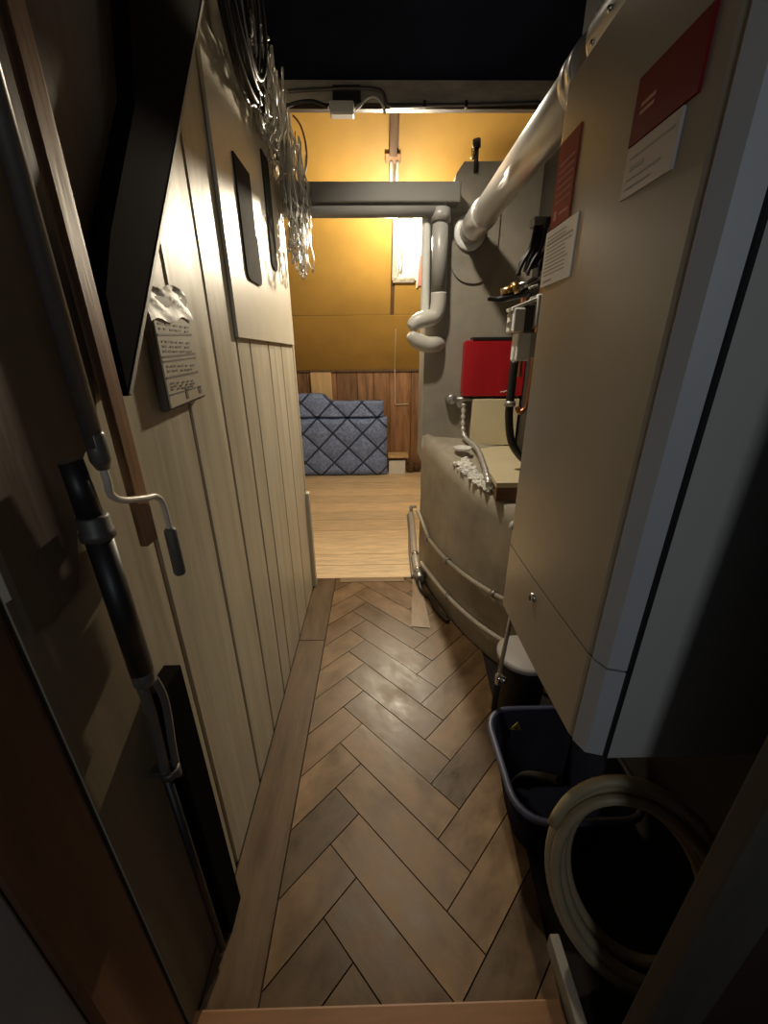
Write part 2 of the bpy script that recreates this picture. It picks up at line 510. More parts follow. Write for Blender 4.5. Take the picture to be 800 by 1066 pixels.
# ---- sloping yellow hardboard sheets
S = R(52)
def sl(x, s, h=0.0):
    return Vector((x, 5.66 - s * math.cos(S) - h * math.sin(S), 1.43 + s * math.sin(S) - h * math.cos(S)))
def slab(mb, x0, x1, s0, s1, h0, h1, bev=0.0):
    c = (sl(x0, s0, h0) + sl(x1, s1, h1)) / 2
    mb.obox(c, ((x1 - x0) / 2, 0, 0), (sl(0, 1) - sl(0, 0)) * (s1 - s0) / 2, (sl(0, 0, 1) - sl(0, 0, 0)) * (h1 - h0) / 2, bev)
sp = MB(); slab(sp, -2.2, 1.7, .0, .797, 0, .010, .002); 
slab(sp, -2.2, .17, .803, 2.86, 0, .010, .002)
slab(sp, .215, 1.7, .803, 2.86, 0, .010, .002)
struct('wall_back', sp, 'yellow')
sk = MB(); slab(sk, -2.3, 1.8, -.08, 2.95, -.10, -.001)
struct('wall_back', sk, 'batten')
kt = MB(); kt.box(-2.2, 1.7, 5.63, 5.662, 1.405, 1.432, bev=.003)
struct('trim_2', kt, 'batten')

# ---- header beam with cable ledge at the mouth of the far room
hb = MB(); hb.box(-.55, 1.0, 2.586, 2.625, 2.788, 2.955, bev=.006)
struct('trim_3', hb, 'header')
h2 = MB(); h2.box(-.55, 1.0, 2.588, 2.62, 2.764, 2.787)
struct('trim_3', h2, 'darkwood')

# ---- door opening round the camera
si = MB(); si.box(-.50, .462, .20, .466, -.0115, .022, bev=.005)
struct('trim_4', si, 'sill')
dj = MB(); dj.box(-.70, -.497, .30, .4385, -.01, 2.3, bev=.012)
struct('trim_5', dj, 'redwood')
d2 = MB(); d2.box(-.72, -.505, .16, .299, -.01, 2.3, bev=.004)
struct('trim_6', d2, 'jambgrey')
d3 = MB(); d3.box(.532, .652, .335, .375, -.01, 2.3, bev=.006)
struct('trim_7', d3, 'jambdark')
wf = MB()
wf.box(.653, 1.8, .34, .372, -.05, 2.95); wf.box(-1.6, -.701, .31, .44, -.05, 2.95)
wf.box(-.70, .653, .31, .40, 2.3, 2.95); wf.box(XW - .20, XW - .121, .40, 2.42, -.05, 2.95)
struct('wall_front', wf, 'wallbrown')

# ================================================================== LEFT SIDE THINGS
# dark boarding near the door above the sloping edge
t = thing('sloping_boarding', 'black and brown boarding with a sloping pale lower edge high on the left wall', 'boarding', (XW, 1.0, 1.9))
slope = lambda y: 1.556 + (y - .755) * (2.354 - 1.556) / (1.373 - .755)
b1 = MB(); b1.prism([(.74, slope(.74)), (1.765, 2.86), (1.40, 2.86), (1.08, 2.40), (.98, 2.05), (.80, 1.80), (.745, 1.70)], (XW + .001, XW + .045), lambda a, b, e: (e, a, b))
b1.build('black_board', 'blackboard', t)
b2 = MB(); b2.prism([(.745, 1.705), (.80, 1.805), (.98, 2.055), (1.08, 2.405), (1.40, 2.86), (.45, 2.86), (.45, 1.24), (.545, 1.26), (.60, 1.42), (.69, 1.50)], (XW + .001, XW + .012), lambda a, b, e: (e, a, b))
b2.build('brown_board', 'brownwood', t)
b3 = MB()
p, q = Vector((XW + .024, .745, slope(.745) - .004)), Vector((XW + .024, 1.755, slope(1.755) - .004))
d = (q - p) / 2; nrm = Vector((0, d.z, -d.y)).normalized() * .004
b3.obox((p + q) / 2, (.0225, 0, 0), d, nrm)
b3.build('edge_strip', 'edgewood', t)

lt = MB(); lt.box(-.468, -.452, .688, .728, 1.257, 2.86, bev=.003)
o = lt.build('wooden_lath', 'lath'); tag(o, 'narrow orange-brown vertical lath ending above the crank grip on the left wall', 'lath')

# crank rod
t = thing('crank_rod', 'grey crank rod hanging by the lath, with a bent pale handle and grey grip', 'crank', (-.43, .59, 1.35))
MB().tube([(-.428, .592, 2.84), (-.428, .592, 1.475)], .013, 16).build('tube', 'tube', t)
jn = MB(); jn.lathe([(0, .03), (.011, .03), (.0145, .024), (.0145, -.015), (.009, -.03), (0, -.03)], (-.428, .594, 1.47)); jn.build('joint', 'tube', t)
MB().tube(bez([(-.428, .594, 1.45), (-.43, .598, 1.42), (-.44, .612, 1.392), (-.442, .64, 1.372), (-.442, .70, 1.354), (-.442, .735, 1.345), (-.442, .752, 1.325), (-.442, .756, 1.29), (-.442, .757, 1.262)], 6), .006, 12).build('bent_rod', 'rod', t)
gr = MB(); gr.lathe([(0, .112), (.008, .112), (.0125, .106), (.0125, .006), (.010, 0), (0, 0)], (-.442, .757, 1.155)); gr.build('grip', 'grip', t)

# black sleeved pipe on the wall
t = thing('sleeved_pipe', 'black sleeved pipe with metal collars running down the left wall beside the door', 'pipe', (-.455, .58, .02))
MB().tube([(-.452, .566, 1.46), (-.452, .572, 1.36)], [.016, .018], 18).build('upper_sleeve', 'black', t)
cl = MB(); cl.lathe([(0, .040), (.019, .040), (.023, .036), (.023, .014), (.025, .012), (.025, 0), (.020, -.004), (0, -.004)], (-.452, .574, 1.332)); cl.build('collar', 'galvdark', t)
MB().tube([(-.452, .574, 1.33), (-.452, .578, 1.05)], .020, 18).build('lower_sleeve', 'black', t)
c2 = MB(); c2.lathe([(0, .02), (.018, .02), (.020, .016), (.020, -.010), (.014, -.018), (0, -.018)], (-.452, .578, 1.035)); c2.build('coupling', 'tube', t)
MB().tube(bez([(-.458, .574, 1.02), (-.458, .576, .93), (-.462, .572, .80), (-.462, .57, .76)], 6), .010, 14).build('thin_pipe', 'tube', t)
MB().tube(bez([(-.442, .590, 1.02), (-.440, .598, .95), (-.448, .592, .82), (-.450, .588, .745)], 6), .0075, 12).build('thin_pipe', 'tube', t)
c3 = MB(); c3.lathe([(.015, .008), (.020, .008), (.020, -.008), (.015, -.008), (.015, .008)], (-.457, .577, .775)); c3.box(-.494, -.474, .566, .586, .768, .782, .002); c3.build('clip', 'galvdark', t)
MB().tube([(-.464, .572, .76), (-.464, .575, .03)], .009, 12).build('thin_pipe', 'black', t)
db = MB(); db.box(XW + .001, -.455, .617, .700, .002, .952, bev=.003)
o = db.build('black_channel', 'blackboard'); tag(o, 'black vertical channel standing on the floor against the near end of the planks', 'channel')

# taped packet
t = thing('taped_packet', 'printed paper packet in clear plastic taped to the plank wall', 'packet', (XW, 1.04, 1.49))
xs = XW + .022
tilt = lambda yy, zz, e: (e, yy, zz + (yy - .94) * .12 * (1 if zz > 1.6 else -.1))
q = [(.918, 1.485), (1.130, 1.50), (1.110, 1.735), (.915, 1.722)]
bk = MB(); bk.prism(q, (XW + .003, xs - .004), lambda a, b, e: (e, a, b)); bk.build('packet_body', 'card', t)
q2 = [(.928, 1.492), (1.124, 1.506), (1.106, 1.690), (.928, 1.680)]
sh = MB(); sh.prism(q2, (xs - .0038, xs), lambda a, b, e: (e, a, b)); sheet = sh.build('paper_sheet', 'paper', t)
pr = MB()
for zz, h in ((1.645, .003), (1.600, .003), (1.591, .0025), (1.556, .003), (1.520, .002)):
    pr.prism([(.932, zz), (1.102, zz + .008), (1.102, zz + .008 + h * 1.4), (.932, zz + h * 1.4)], (xs, xs + .0009), lambda a, b, e: (e, a, b))
rr = random.Random(11)
for zz in (1.668, 1.658, 1.632, 1.622, 1.612, 1.580, 1.570, 1.543, 1.536, 1.530):
    yy = .942
    while yy < 1.07:
        w = rr.uniform(.008, .028)
        pr.prism([(yy, zz), (yy + w, zz + w * .05), (yy + w, zz + .004 + w * .05), (yy, zz + .004)], (xs, xs + .0008), lambda a, b, e: (e, a, b))
        yy += w + rr.uniform(.006, .02)
pr.box(xs, xs + .0009, 1.01, 1.022, 1.505, 1.531); pr.box(xs, xs + .0009, 1.085, 1.100, 1.512, 1.530)
pr.build('print', 'ink', sheet)
sv = MB(); bm = sv.bm
G = 14; gv = []
for i in range(G + 1):
    row = []
    for j in range(7):
        u, v = i / G, j / 6
        yy = .910 + .208 * u; zz = 1.672 + .068 * v + .02 * u
        row.append(bm.verts.new((XW + .008 + .018 * (1 - v * .8) + .004 * math.sin(u * 13 + v * 9) * (.3 + v), yy, zz + .006 * math.sin(u * 11))))
    gv.append(row)
for i in range(G):
    for j in range(6):
        f = bm.faces.new((gv[i][j], gv[i + 1][j], gv[i + 1][j + 1], gv[i][j + 1])); f.smooth = True
sv.build('plastic_wrap', 'sleeve', t)

# thin dark strips standing in for shadows cast on the sheet
for (y0, y1, z0, z1, lab) in ((1.685, 1.885, 1.875, 2.25, 'wider dark strip imitating a cast shadow on the hardboard sheet, left of the narrower one'),
                              (2.105, 2.215, 1.985, 2.42, 'narrower dark strip imitating a cast shadow on the hardboard sheet next to the clear tangle')):
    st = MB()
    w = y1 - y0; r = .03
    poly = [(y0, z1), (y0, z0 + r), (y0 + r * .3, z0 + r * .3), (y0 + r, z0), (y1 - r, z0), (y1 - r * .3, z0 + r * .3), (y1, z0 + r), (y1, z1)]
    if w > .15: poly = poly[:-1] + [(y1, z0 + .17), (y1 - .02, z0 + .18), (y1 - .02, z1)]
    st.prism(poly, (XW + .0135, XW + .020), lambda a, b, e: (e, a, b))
    o = st.build('shadow_strip', 'strips'); tag(o, lab, 'strip', 'imitated shadows on the hardboard sheet')

# black cable coil
t = thing('black_cable_coil', 'coil of black cable with shiny plugs hanging at the top of the plank wall', 'cable', (-.46, 1.78, 2.72))
rr = random.Random(21)
cc = MB()
for k in range(9):
    cy_, cz_ = 1.80 + rr.uniform(-.05, .05), 2.70 + rr.uniform(-.04, .04)
    ry, rz = rr.uniform(.13, .24), rr.uniform(.16, .25)
    if k == 0: cy_, cz_, ry, rz = 1.77, 2.685, .235, .255
    if k == 1: cy_, cz_, ry, rz = 1.86, 2.66, .17, .20
    xo = -.438 + .009 * k * .6
    pts = []
    for i in range(40):
        a = 2 * PI * i / 40
        zz = min(cz_ + rz * math.sin(a), 2.855)
        pts.append((xo + .006 * math.sin(a * 2 + k), cy_ + ry * math.cos(a), zz))
    cc.tube(pts, .0075, 8, closed=True)
cc.build('cable', 'blackshiny', t)
for (yy, zz) in ((1.80, 2.60), (1.94, 2.585), (1.83, 2.44), (1.90, 2.445)):
    pg = MB(); pg.tube([(-.415, yy, zz + .06), (-.410, yy + .01, zz)], [.016, .012], 12)
    pg.build('plug', 'black', t)
    pn = MB(); pn.tube([(-.410, yy + .01, zz), (-.408, yy + .013, zz - .022)], .006, 10); pn.build('plug_tip', 'chrome', t)

# tangle of clear strands at the wall end
t = thing('clear_cable_tangle', 'tangled bundle of clear plastic strands hanging at the far top end of the plank wall', 'tangle', (-.44, 2.40, 2.40))
rr = random.Random(5)
tg = MB()
def strand(y0, z0, x0, w, ln, lean, r):
    """one drooping messy loop"""
    ph, ph2 = rr.uniform(0, 6), rr.uniform(0, 6)
    pts = []
    n = 22
    for i in range(n + 1):
        a = PI * i / n
        sn = math.sin(a) ** .8
        pts.append((x0 + .016 * math.sin(2.5 * a + ph) + .004 * math.sin(9 * a + ph2),
                    y0 + w * math.cos(a) + lean * sn + .022 * math.sin(3 * a + ph2) * sn + .007 * math.sin(11 * a + ph),
                    z0 - ln * sn + .015 * math.sin(5 * a + ph) + .006 * math.sin(13 * a + ph2)))
    tg.tube(pts, r, 6)
for k in range(60):
    y0 = rr.uniform(1.98, 2.50)
    z0 = rr.uniform(2.62, 2.80)
    u = (y0 - 1.98) / .52
    ln = rr.uniform(.10, .30) + .18 * u * rr.random()
    strand(y0, z0, -.462 + rr.uniform(0, .05), rr.uniform(.02, .13), ln, rr.uniform(-.12, .10) * (1 - .6 * u), rr.uniform(.0028, .005))
for k in range(44):
    y0 = rr.uniform(2.33, 2.57); z0 = rr.uniform(2.25, 2.62)
    ln = min(z0 - 2.02, rr.uniform(.10, .36))
    strand(y0, z0, -.455 + rr.uniform(0, .10), rr.uniform(.01, .05), ln, rr.uniform(-.05, .04), rr.uniform(.0028, .0048))
tg.build('strands', 'clear', t)
for (yy, zz) in ((2.2, 2.80), (2.44, 2.76)):
    nl = MB(); nl.tube([(XW + .002, yy, zz), (-.42, yy, zz + .01)], .006, 8); nl.build('nail', 'galv', t)
# small hanging wire loop
wl = MB(); wl.tube(bez([(-.40, 2.545, 2.72), (-.365, 2.545, 2.68), (-.345, 2.545, 2.60), (-.35, 2.545, 2.52), (-.385, 2.545, 2.45), (-.41, 2.545, 2.47), (-.40, 2.545, 2.52), (-.375, 2.545, 2.56)], 8), .0045, 8)
wl.tube([(-.385, 2.545, 2.455), (-.355, 2.545, 2.43)], .006, 8)
tag(wl.build('wire_loop', 'batten'), 'thin dark wire loop dangling in front of the yellow slope beside the clear tangle', 'wire')

# ================================================================== FAR ROOM THINGS
# quilted mattress
t = thing('quilted_mattress', 'blue quilted padding with dark diamond stitching standing on the far floor', 'quilt', (-.5, 5.42, 0))
def pad(mb, x0, x1, z0, z1, yf, th, amp, px, pz, topfn=None):
    bm = mb.bm; nx, nz = 72, 40
    fr = []
    for i in range(nx + 1):
        row = []
        for k in range(nz + 1):
            u, v = i / nx, k / nz
            x = x0 + (x1 - x0) * u
            zt = z1 + (topfn(x) if topfn else 0)
            z = z0 + (zt - z0) * v
            A = abs(((x / px + z / pz) % 1) - .5) * 2; B = abs(((x / px - z / pz) % 1) - .5) * 2
            h = min(1 - A, 1 - B)
            edge = min(1, min(u, 1 - u) * 18) * min(1, min(v, 1 - v) * 12)
            y = yf - amp * math.sqrt(max(0, h)) * edge + .05 * (1 - math.sqrt(edge))
            row.append((bm.verts.new((x, y, z)), (x / px, z / pz)))
        fr.append(row)
    for i in range(nx):
        for k in range(nz):
            q = [fr[i][k], fr[i + 1][k], fr[i + 1][k + 1], fr[i][k + 1]]
            f = bm.faces.new([c[0] for c in q]); f.smooth = True
            for l, c in zip(f.loops, q): l[mb.uv].uv = c[1]
    # sides and back
    def bk(c): return bm.verts.new((c.co.x, yf + th, c.co.z))
    rim = [fr[i][0][0] for i in range(nx + 1)] + [fr[nx][k][0] for k in range(1, nz + 1)] + [fr[i][nz][0] for i in range(nx - 1, -1, -1)] + [fr[0][k][0] for k in range(nz - 1, 0, -1)]
    bb = [bk(c) for c in rim]
    n = len(rim)
    for i in range(n):
        f = bm.faces.new((rim[i], rim[(i + 1) % n], bb[(i + 1) % n], bb[i])); f.smooth = True
        for l in f.loops: l[mb.uv].uv = (l.vert.co.x / px + l.vert.co.y / px, l.vert.co.z / pz)
    bm.faces.new(bb)
m1 = MB(); pad(m1, -1.45, .135, .004, .82, 5.40, .19, .040, .41, .41); m1.build('lower_panel', 'quilt', t)
m2 = MB(); pad(m2, -1.45, .09, .826, 1.04, 5.41, .16, .030, .41, .41, lambda x: .10 / (1 + math.exp((x + .68) * 40))); m2.build('folded_top', 'quilt', t)
# light stud behind it
wb = MB(); wb.box(-.90, -.62, 5.60, 5.659, .6, 1.403, bev=.004)
tag(wb.build('timber_stud', 'lightwood'), 'short pale timber board upright behind the blue quilted padding', 'timber')
# small crate to the right
t = thing('small_crate', 'small white box under a pale board on the floor right of the blue padding', 'box', (.28, 5.5, 0))
k1 = MB(); k1.box(.16, .40, 5.46, 5.64, .002, .20, bev=.006); k1.build('box_body', 'white', t)
k2 = MB(); k2.box(.15, .44, 5.44, 5.65, .245, .285, bev=.004); k2.build('top_board', 'lightwood', t)
k3 = MB(); k3.box(.17, .42, 5.50, 5.64, .201, .244); k3.build('dark_gap_block', 'darkwood', t)
lr = MB(); rr = random.Random(8)
for i in range(9):
    c = Vector((.50 + rr.uniform(-.04, .22), 5.50 + rr.uniform(-.05, .1), .055 + .02 * (i % 3)))
    lr.obox(c, (rr.uniform(.02, .07), rr.uniform(-.02, .02), 0), (rr.uniform(-.02, .02), .03, .01), (0, -.005, rr.uniform(.02, .055)), .004)
tag(lr.build('offcut_heap', 'batten'), 'low heap of dark wood scraps on the floor at the right end of the knee wall', 'scraps')['kind'] = 'stuff'

# rope hanging on the knee wall
rp = MB(); rp.tube(bez([sl(.245, .62, .018), sl(.245, .3, .02), sl(.246, .05, .02), (.25, 5.62, 1.37), (.255, 5.635, 1.1), (.26, 5.64, .985), (.30, 5.64, .968), (.44, 5.645, .975)], 8), .006, 8)
tag(rp.build('pale_cord', 'sheet'), 'thin pale cord hanging down the knee wall right of the blue padding', 'cord')

# seam batten and cable on the upper slope
t = thing('seam_batten', 'dark wooden batten on the seam of the yellow sheets above the grey beam', 'batten', tuple(sl(.17, 2.4)))
bt = MB(); slab(bt, .135, .20, 2.27, 2.66, .011, .05, .004); bt.build('batten', 'batten', t)
bw = MB(); slab(bw, .10, .235, 2.22, 2.29, .011, .04, .004); bw.build('cross_block', 'kneewood', t)
pc = MB(); pc.tube([sl(.15, 2.24, .04), sl(.155, 2.0, .03)], .014, 10); pc.tube([sl(.205, 2.24, .04), sl(.205, 2.0, .03)], .013, 10)
tag(pc.build('conduit_pair', 'pipewhite'), 'pair of pale conduits running down the slope below the dark batten', 'conduit')

# lamp
BL = Vector((.206, 4.00, 2.618))
t = thing('work_lamp', 'bare glowing bulb on a white board under the yellow slope', 'lamp', tuple(sl(.33, 1.5)))
lbd = MB(); slab(lbd, .185, .62, 1.215, 1.98, .012, .030, .004); lbd.build('backboard', 'lampboard', t)
bl = MB(); bl.lathe([(0, -.075), (.018, -.072), (.034, -.055), (.040, -.032), (.034, -.006), (.020, .018), (.016, .03)], tuple(BL), n=20); bl.build('bulb', 'bulb', t)
hd = MB(); hd.lathe([(.015, .028), (.021, .028), (.021, .075), (.012, .088), (0, .088)], tuple(BL), n=20); hd.build('lamp_holder', 'white', t)
wr = MB(); wr.tube(bez([BL + Vector((0, 0, .085)), BL + Vector((.01, .06, .15)), sl(.24, 1.9, .05), sl(.24, 1.95, .02)], 8), .005, 8); wr.build('flex', 'white', t)
jn = MB(); rr = random.Random(4)
for i in range(5):
    jn.tube(bez([sl(.20 + .02 * i, 1.25 + rr.uniform(0, .05), .035), sl(.215 + .02 * i + rr.uniform(-.02, .02), 1.40, .06), sl(.20 + .018 * i, 1.56, .035)], 8), .006, 6)
slab(jn, .19, .43, 1.20, 1.25, .011, .05, .006)
jn.build('cable_ends', 'litter', t)
sd = MB(); sd.prism([(.318, 2.690), (.391, 2.751), (.46, 2.800), (.72, 2.86), (.72, 2.60), (.40, 2.60)], (4.045, 4.051), lambda a, b, e: (a, e, b)); sd.build('light_blocker', 'lampboard', t)  # plate added beside the bulb to cast shade on the upper right slope
sa = MB(); sa.tube([(.55, 4.05, 2.75), sl(.55, 1.7, .02)], .006, 8); sa.build('blocker_arm', 'galv', t)  # arm carrying the added light-blocking plate
rg = MB(); slab(rg, .465, .60, 1.16, 1.47, .031, .036); o = rg.build('red_tag', 'pink'); tag(o, 'small red and white card on the lamp board beside the white pipe', 'card')
rg2 = MB(); slab(rg2, .452, .468, 1.14, 1.48, .031, .037); rg2.build('white_border', 'white', o)

# grey boxed beam across the mouth of the room
t = thing('grey_beam', 'horizontal grey boxed beam with a round lower lip crossing in front of the yellow slope', 'beam', (-.8, 2.62, 2.4))
g1 = MB(); g1.box(-2.2, .47, 2.575, 2.675, 2.375, 2.468, bev=.008); g1.build('beam_body', 'beamgrey', t)
g2 = MB(); g2.tube([(-2.2, 2.625, 2.352), (.40, 2.625, 2.352)], .034, 20); g2.build('lower_pipe', 'pipegrey', t)

# vertical pipes with elbows
t = thing('vertical_pipe', 'grey vertical pipe with two white elbows below the grey beam', 'pipe', (.37, 2.62, 1.75))
v1 = MB(); v1.tube([(.372, 2.635, 2.345), (.379, 2.635, 1.93)], .045, 24); v1.build('grey_pipe', 'pipegrey', t)
v1 = MB(); v1.lathe([(.045, .03), (.056, .03), (.056, -.03), (.045, -.03)], (.372, 2.635, 2.33), n=24); v1.build('collar', 'pipegrey', t)
v2 = MB(); v2.tube(bez([(.296, 2.665, 2.345), (.300, 2.665, 2.1), (.303, 2.665, 1.93), (.303, 2.665, 1.84)], 6), .026, 20); v2.build('white_pipe', 'pipewhite', t)
v3 = MB(); v3.tube(bez([(.379, 2.635, 1.95), (.378, 2.635, 1.88), (.358, 2.632, 1.825), (.30, 2.62, 1.808), (.245, 2.61, 1.790), (.208, 2.60, 1.755)], 6), [.047] * 22 + [.046, .045, .044, .042, .040, .038, .034, .030, .022], 20); v3.build('elbow', 'elbowgrey', t)
v4 = MB(); v4.tube(bez([(.402, 2.72, 1.672), (.380, 2.67, 1.668), (.35, 2.632, 1.664), (.30, 2.62, 1.668), (.245, 2.61, 1.692), (.204, 2.60, 1.730)], 6), [.047] * 22 + [.046, .045, .044, .042, .040, .038, .034, .030, .022], 20); v4.build('elbow', 'elbowgrey', t)

# hook on the chimney top
t = thing('metal_hook', 'short dark metal valve stem standing on top of the plastered chimney', 'valve', (.565, 2.72, 2.6))
h1 = MB(); h1.tube([(.565, 2.69, 2.545), (.563, 2.69, 2.66)], .012, 12); h1.tube([(.563, 2.69, 2.65), (.56, 2.69, 2.685)], .022, 14); h1.build('stem', 'black', t)
h2 = MB(); h2.tube([(.545, 2.685, 2.60), (.543, 2.685, 2.645)], .010, 10); h2.build('side_clip', 'brass', t)

# cables and junction box on the header
t = thing('junction_box', 'small white junction box under the ceiling header beam', 'box', (-.155, 2.56, 2.735))
jb = MB(); jb.box(-.215, -.095, 2.535, 2.585, 2.722, 2.775, bev=.006); jb.build('box_body', 'white', t)
jl = MB(); jl.box(-.211, -.099, 2.529, 2.5345, 2.726, 2.771, bev=.002); jl.build('lid', 'white', t)
jt = MB(); jt.box(-.20, -.06, 2.573, 2.585, 2.778, 2.850, bev=.003); jt.build('mounting_plate', 'strips', t)
t = thing('header_cable', 'grey cables clipped along the header beam and curving down beside the junction box', 'cable', (0, 2.575, 2.80))
ca = MB(); ca.tube(bez([(-.42, 2.575, 2.825), (-.30, 2.578, 2.832), (-.10, 2.570, 2.835), (.02, 2.576, 2.832), (.055, 2.576, 2.815), (.065, 2.576, 2.785), (.10, 2.576, 2.770), (.25, 2.576, 2.772), (.50, 2.576, 2.776), (.93, 2.576, 2.785)], 8), .0075, 10)
ca.build('cable', 'tube', t)
cb = MB(); cb.tube(bez([(-.43, 2.566, 2.765), (-.38, 2.566, 2.778), (-.30, 2.562, 2.782), (-.222, 2.562, 2.760)], 8), .008, 10); cb.build('cable', 'black', t)
cd = MB(); cd.tube(bez([(-.089, 2.562, 2.750), (-.06, 2.562, 2.770), (-.02, 2.566, 2.798), (.02, 2.57, 2.800), (.05, 2.57, 2.770), (.06, 2.585, 2.745)], 8), .007, 10); cd.build('cable', 'pipewhite', t)
for xx in (.26, .47):
    k = MB(); k.box(xx - .008, xx + .008, 2.564, 2.585, 2.760, 2.790, bev=.004); k.build('clip', 'chrome', t)

# ================================================================== CHIMNEY THINGS
# flue pipe
FX, FZ = .552, 2.262
t = thing('flue_pipe', 'silver flue pipe running over the boiler into the plastered chimney', 'flue', (FX, 1.8, FZ))
f1 = MB(); f1.tube([(FX, 1.18, FZ), (FX, 2.44, FZ)], .062, 36); f1.build('pipe', 'steel', t)
f2 = MB(); f2.lathe([(.058, 0), (.070, 0), (.072, .008), (.072, .205), (.070, .212), (.06, .212)], (FX, 2.34, FZ), 'Y', 36); f2.build('sleeve', 'steel', t)
f3 = MB(); f3.tube([(FX, 2.55, FZ), (FX, 2.69, FZ)], .062, 36); f3.build('pipe_end', 'pipegrey', t)
f4 = MB(); f4.lathe([(.062, 0), (.088, 0), (.092, .010), (.092, .024), (.062, .024)], (FX, 2.665, FZ), 'Y', 36); f4.build('wall_rosette', 'white', t)
f5 = MB(); f5.lathe([(.062, 0), (.068, .002), (.068, .028), (.064, .030), (.064, .045), (.068, .047), (.068, .073), (.062, .075)], (FX, 1.28, FZ), 'Y', 36); f5.build('band', 'steel', t)
f6 = MB(); f6.tube(bez([(FX, 1.20, FZ), (FX, 1.12, FZ), (FX + .01, 1.02, FZ - .005), (FX + .03, .945, FZ - .04), (FX + .04, .92, FZ - .11), (FX + .04, .92, FZ - .17)], 8), .069, 32); f6.build('elbow', 'steel', t)
for (yy, ang) in ((1.17, 200), (1.17, 235), (1.10, 190), (1.10, 215)):
    a = R(ang); c = Vector((FX + .069 * math.cos(a), yy, FZ + .069 * math.sin(a))); nn = Vector((math.cos(a), 0, math.sin(a)))
    sc = MB(); sc.tube([c - nn * .002, c + nn * .004, c + nn * .007], [.006, .006, .003], 10); sc.build('screw', 'chrome', t)
# grey box near the ceiling above the flue
t = thing('ceiling_duct_box', 'dark grey box fixed to the ceiling above the near end of the flue', 'box', (.62, 1.5, 2.6))
gb = MB(); gb.box(.635, .93, 1.36, 1.62, 2.40, 2.871, bev=.008); gb.build('box_body', 'boxdark', t)
gl = MB(); gl.box(.628, .936, 1.352, 1.628, 2.395, 2.42, bev=.004); gl.build('rim', 'strips', t)

# red box
t = thing('red_wall_box', 'flat red box on the plastered wall above the cream board', 'box', (.71, 2.66, 1.36))
r1 = MB(); r1.box(.556, .94, 2.62, 2.699, 1.368, 1.682, bev=.008); r1.build('box_body', 'redbox', t)
r2 = MB(); r2.box(.552, .944, 2.608, 2.6195, 1.354, 1.688, bev=.004); r2.build('lid', 'redbox', t)
r3 = MB(); r3.box(.60, .94, 2.605, 2.69, 1.6885, 1.705); r3.build('top_rail', 'black', t)
r4 = MB(); r4.tube(bez([(.800, 2.6075, 1.378), (.812, 2.6075, 1.384), (.822, 2.6075, 1.379), (.834, 2.6075, 1.386), (.852, 2.6075, 1.388)], 5), .003, 6); r4.build('lettering', 'stwhite', t)

# cream board and shelf
cbp = MB(); cbp.box(.628, .93, 2.60, 2.64, 1.035, 1.336, bev=.004)
tag(cbp.build('cream_board', 'cream'), 'upright cream board leaning on the wall directly under the red box', 'board')
t = thing('cream_shelf', 'cream shelf board lying on the masonry ledge with a brown cut end', 'shelf', (.70, 2.2, 1.0))
poly = [(.572, 1.775), (.86, 1.775), (.93, 2.595), (.640, 2.595)]
s1 = MB(); s1.prism(poly, (1.006, 1.030), lambda a, b, e: (a, b, e)); s1.build('board', 'cream', t)
s2 = MB(); s2.prism([(.577, 1.781), (.85, 1.781), (.85, 1.84), (.582, 1.84)], (.935, 1.0055), lambda a, b, e: (a, b, e)); s2.build('end_block', 'brownend', t)
# pipe stub + flexible hose
t = thing('wall_pipe_stub', 'grey capped pipe stub poking out of the plaster left of the red box', 'pipe', (.55, 2.69, 1.333))
p1 = MB(); p1.tube([(.50, 2.655, 1.333), (.640, 2.645, 1.333)], .016, 14); p1.build('pipe', 'galv', t)
p2 = MB(); p2.lathe([(0, -.036), (.026, -.036), (.034, -.026), (.036, 0), (.034, .03), (.020, .035)], (.492, 2.665, 1.333), 'Y', 20); p2.build('cap', 'galv', t)
hx = bez([(.574, 2.645, 1.305), (.576, 2.64, 1.20), (.580, 2.62, 1.12), (.592, 2.56, 1.085), (.612, 2.45, 1.075), (.612, 2.30, 1.060), (.590, 2.10, 1.040), (.570, 1.95, 1.02), (.558, 1.86, .995)], 16)
def even(P, step):
    out = [P[0].copy()]; need = step
    for p, q in zip(P, P[1:]):
        d = (q - p).length; at = 0
        while d - at >= need:
            at += need; out.append(p + (q - p) * (at / d)); need = step
        need -= d - at
    return out
hx = even(hx, .010)
rad = [(.0165, .0165, .0095, .0095)[i % 4] for i in range(len(hx))]
fh = MB(); fh.tube(hx, rad, 10)
tag(fh.build('corrugated_hose', 'steel'), 'thin corrugated metal hose hanging from the pipe stub and lying along the cream shelf', 'hose')
# rubble along the ledge
rb = MB(); rr = random.Random(12)
led = bez([(.445, 2.19, 1.012), (.49, 2.05, .990), (.535, 1.935, .965), (.565, 1.87, .955)], 12)
for i in range(300):
    k = rr.random()
    p = led[min(len(led) - 1, int(k * len(led)))]
    wd = .085 * (1 - k) + .012
    s_ = rr.uniform(.006, .020)
    q = rr.random()
    c = Vector((p.x + q * wd * .8 - .004, p.y + q * wd * .5, p.z + .004 + .02 * q + rr.uniform(-.004, .006)))
    m4 = Matrix.Translation(c) @ Matrix.Rotation(rr.uniform(0, 6), 4, Vector((rr.uniform(-.3, .3), rr.uniform(-.3, .3), 1)).normalized()) @ Matrix.Diagonal((s_ * 1.3, s_ * rr.uniform(.6, 1.1), s_ * rr.uniform(.35, .7), 1))
    bmesh.ops.create_icosphere(rb.bm, subdivisions=1, radius=1, matrix=m4)
o = rb.build('plaster_rubble', 'rubble'); tag(o, 'white crumbled plaster along the broken edge of the masonry ledge', 'rubble'); o['kind'] = 'stuff'
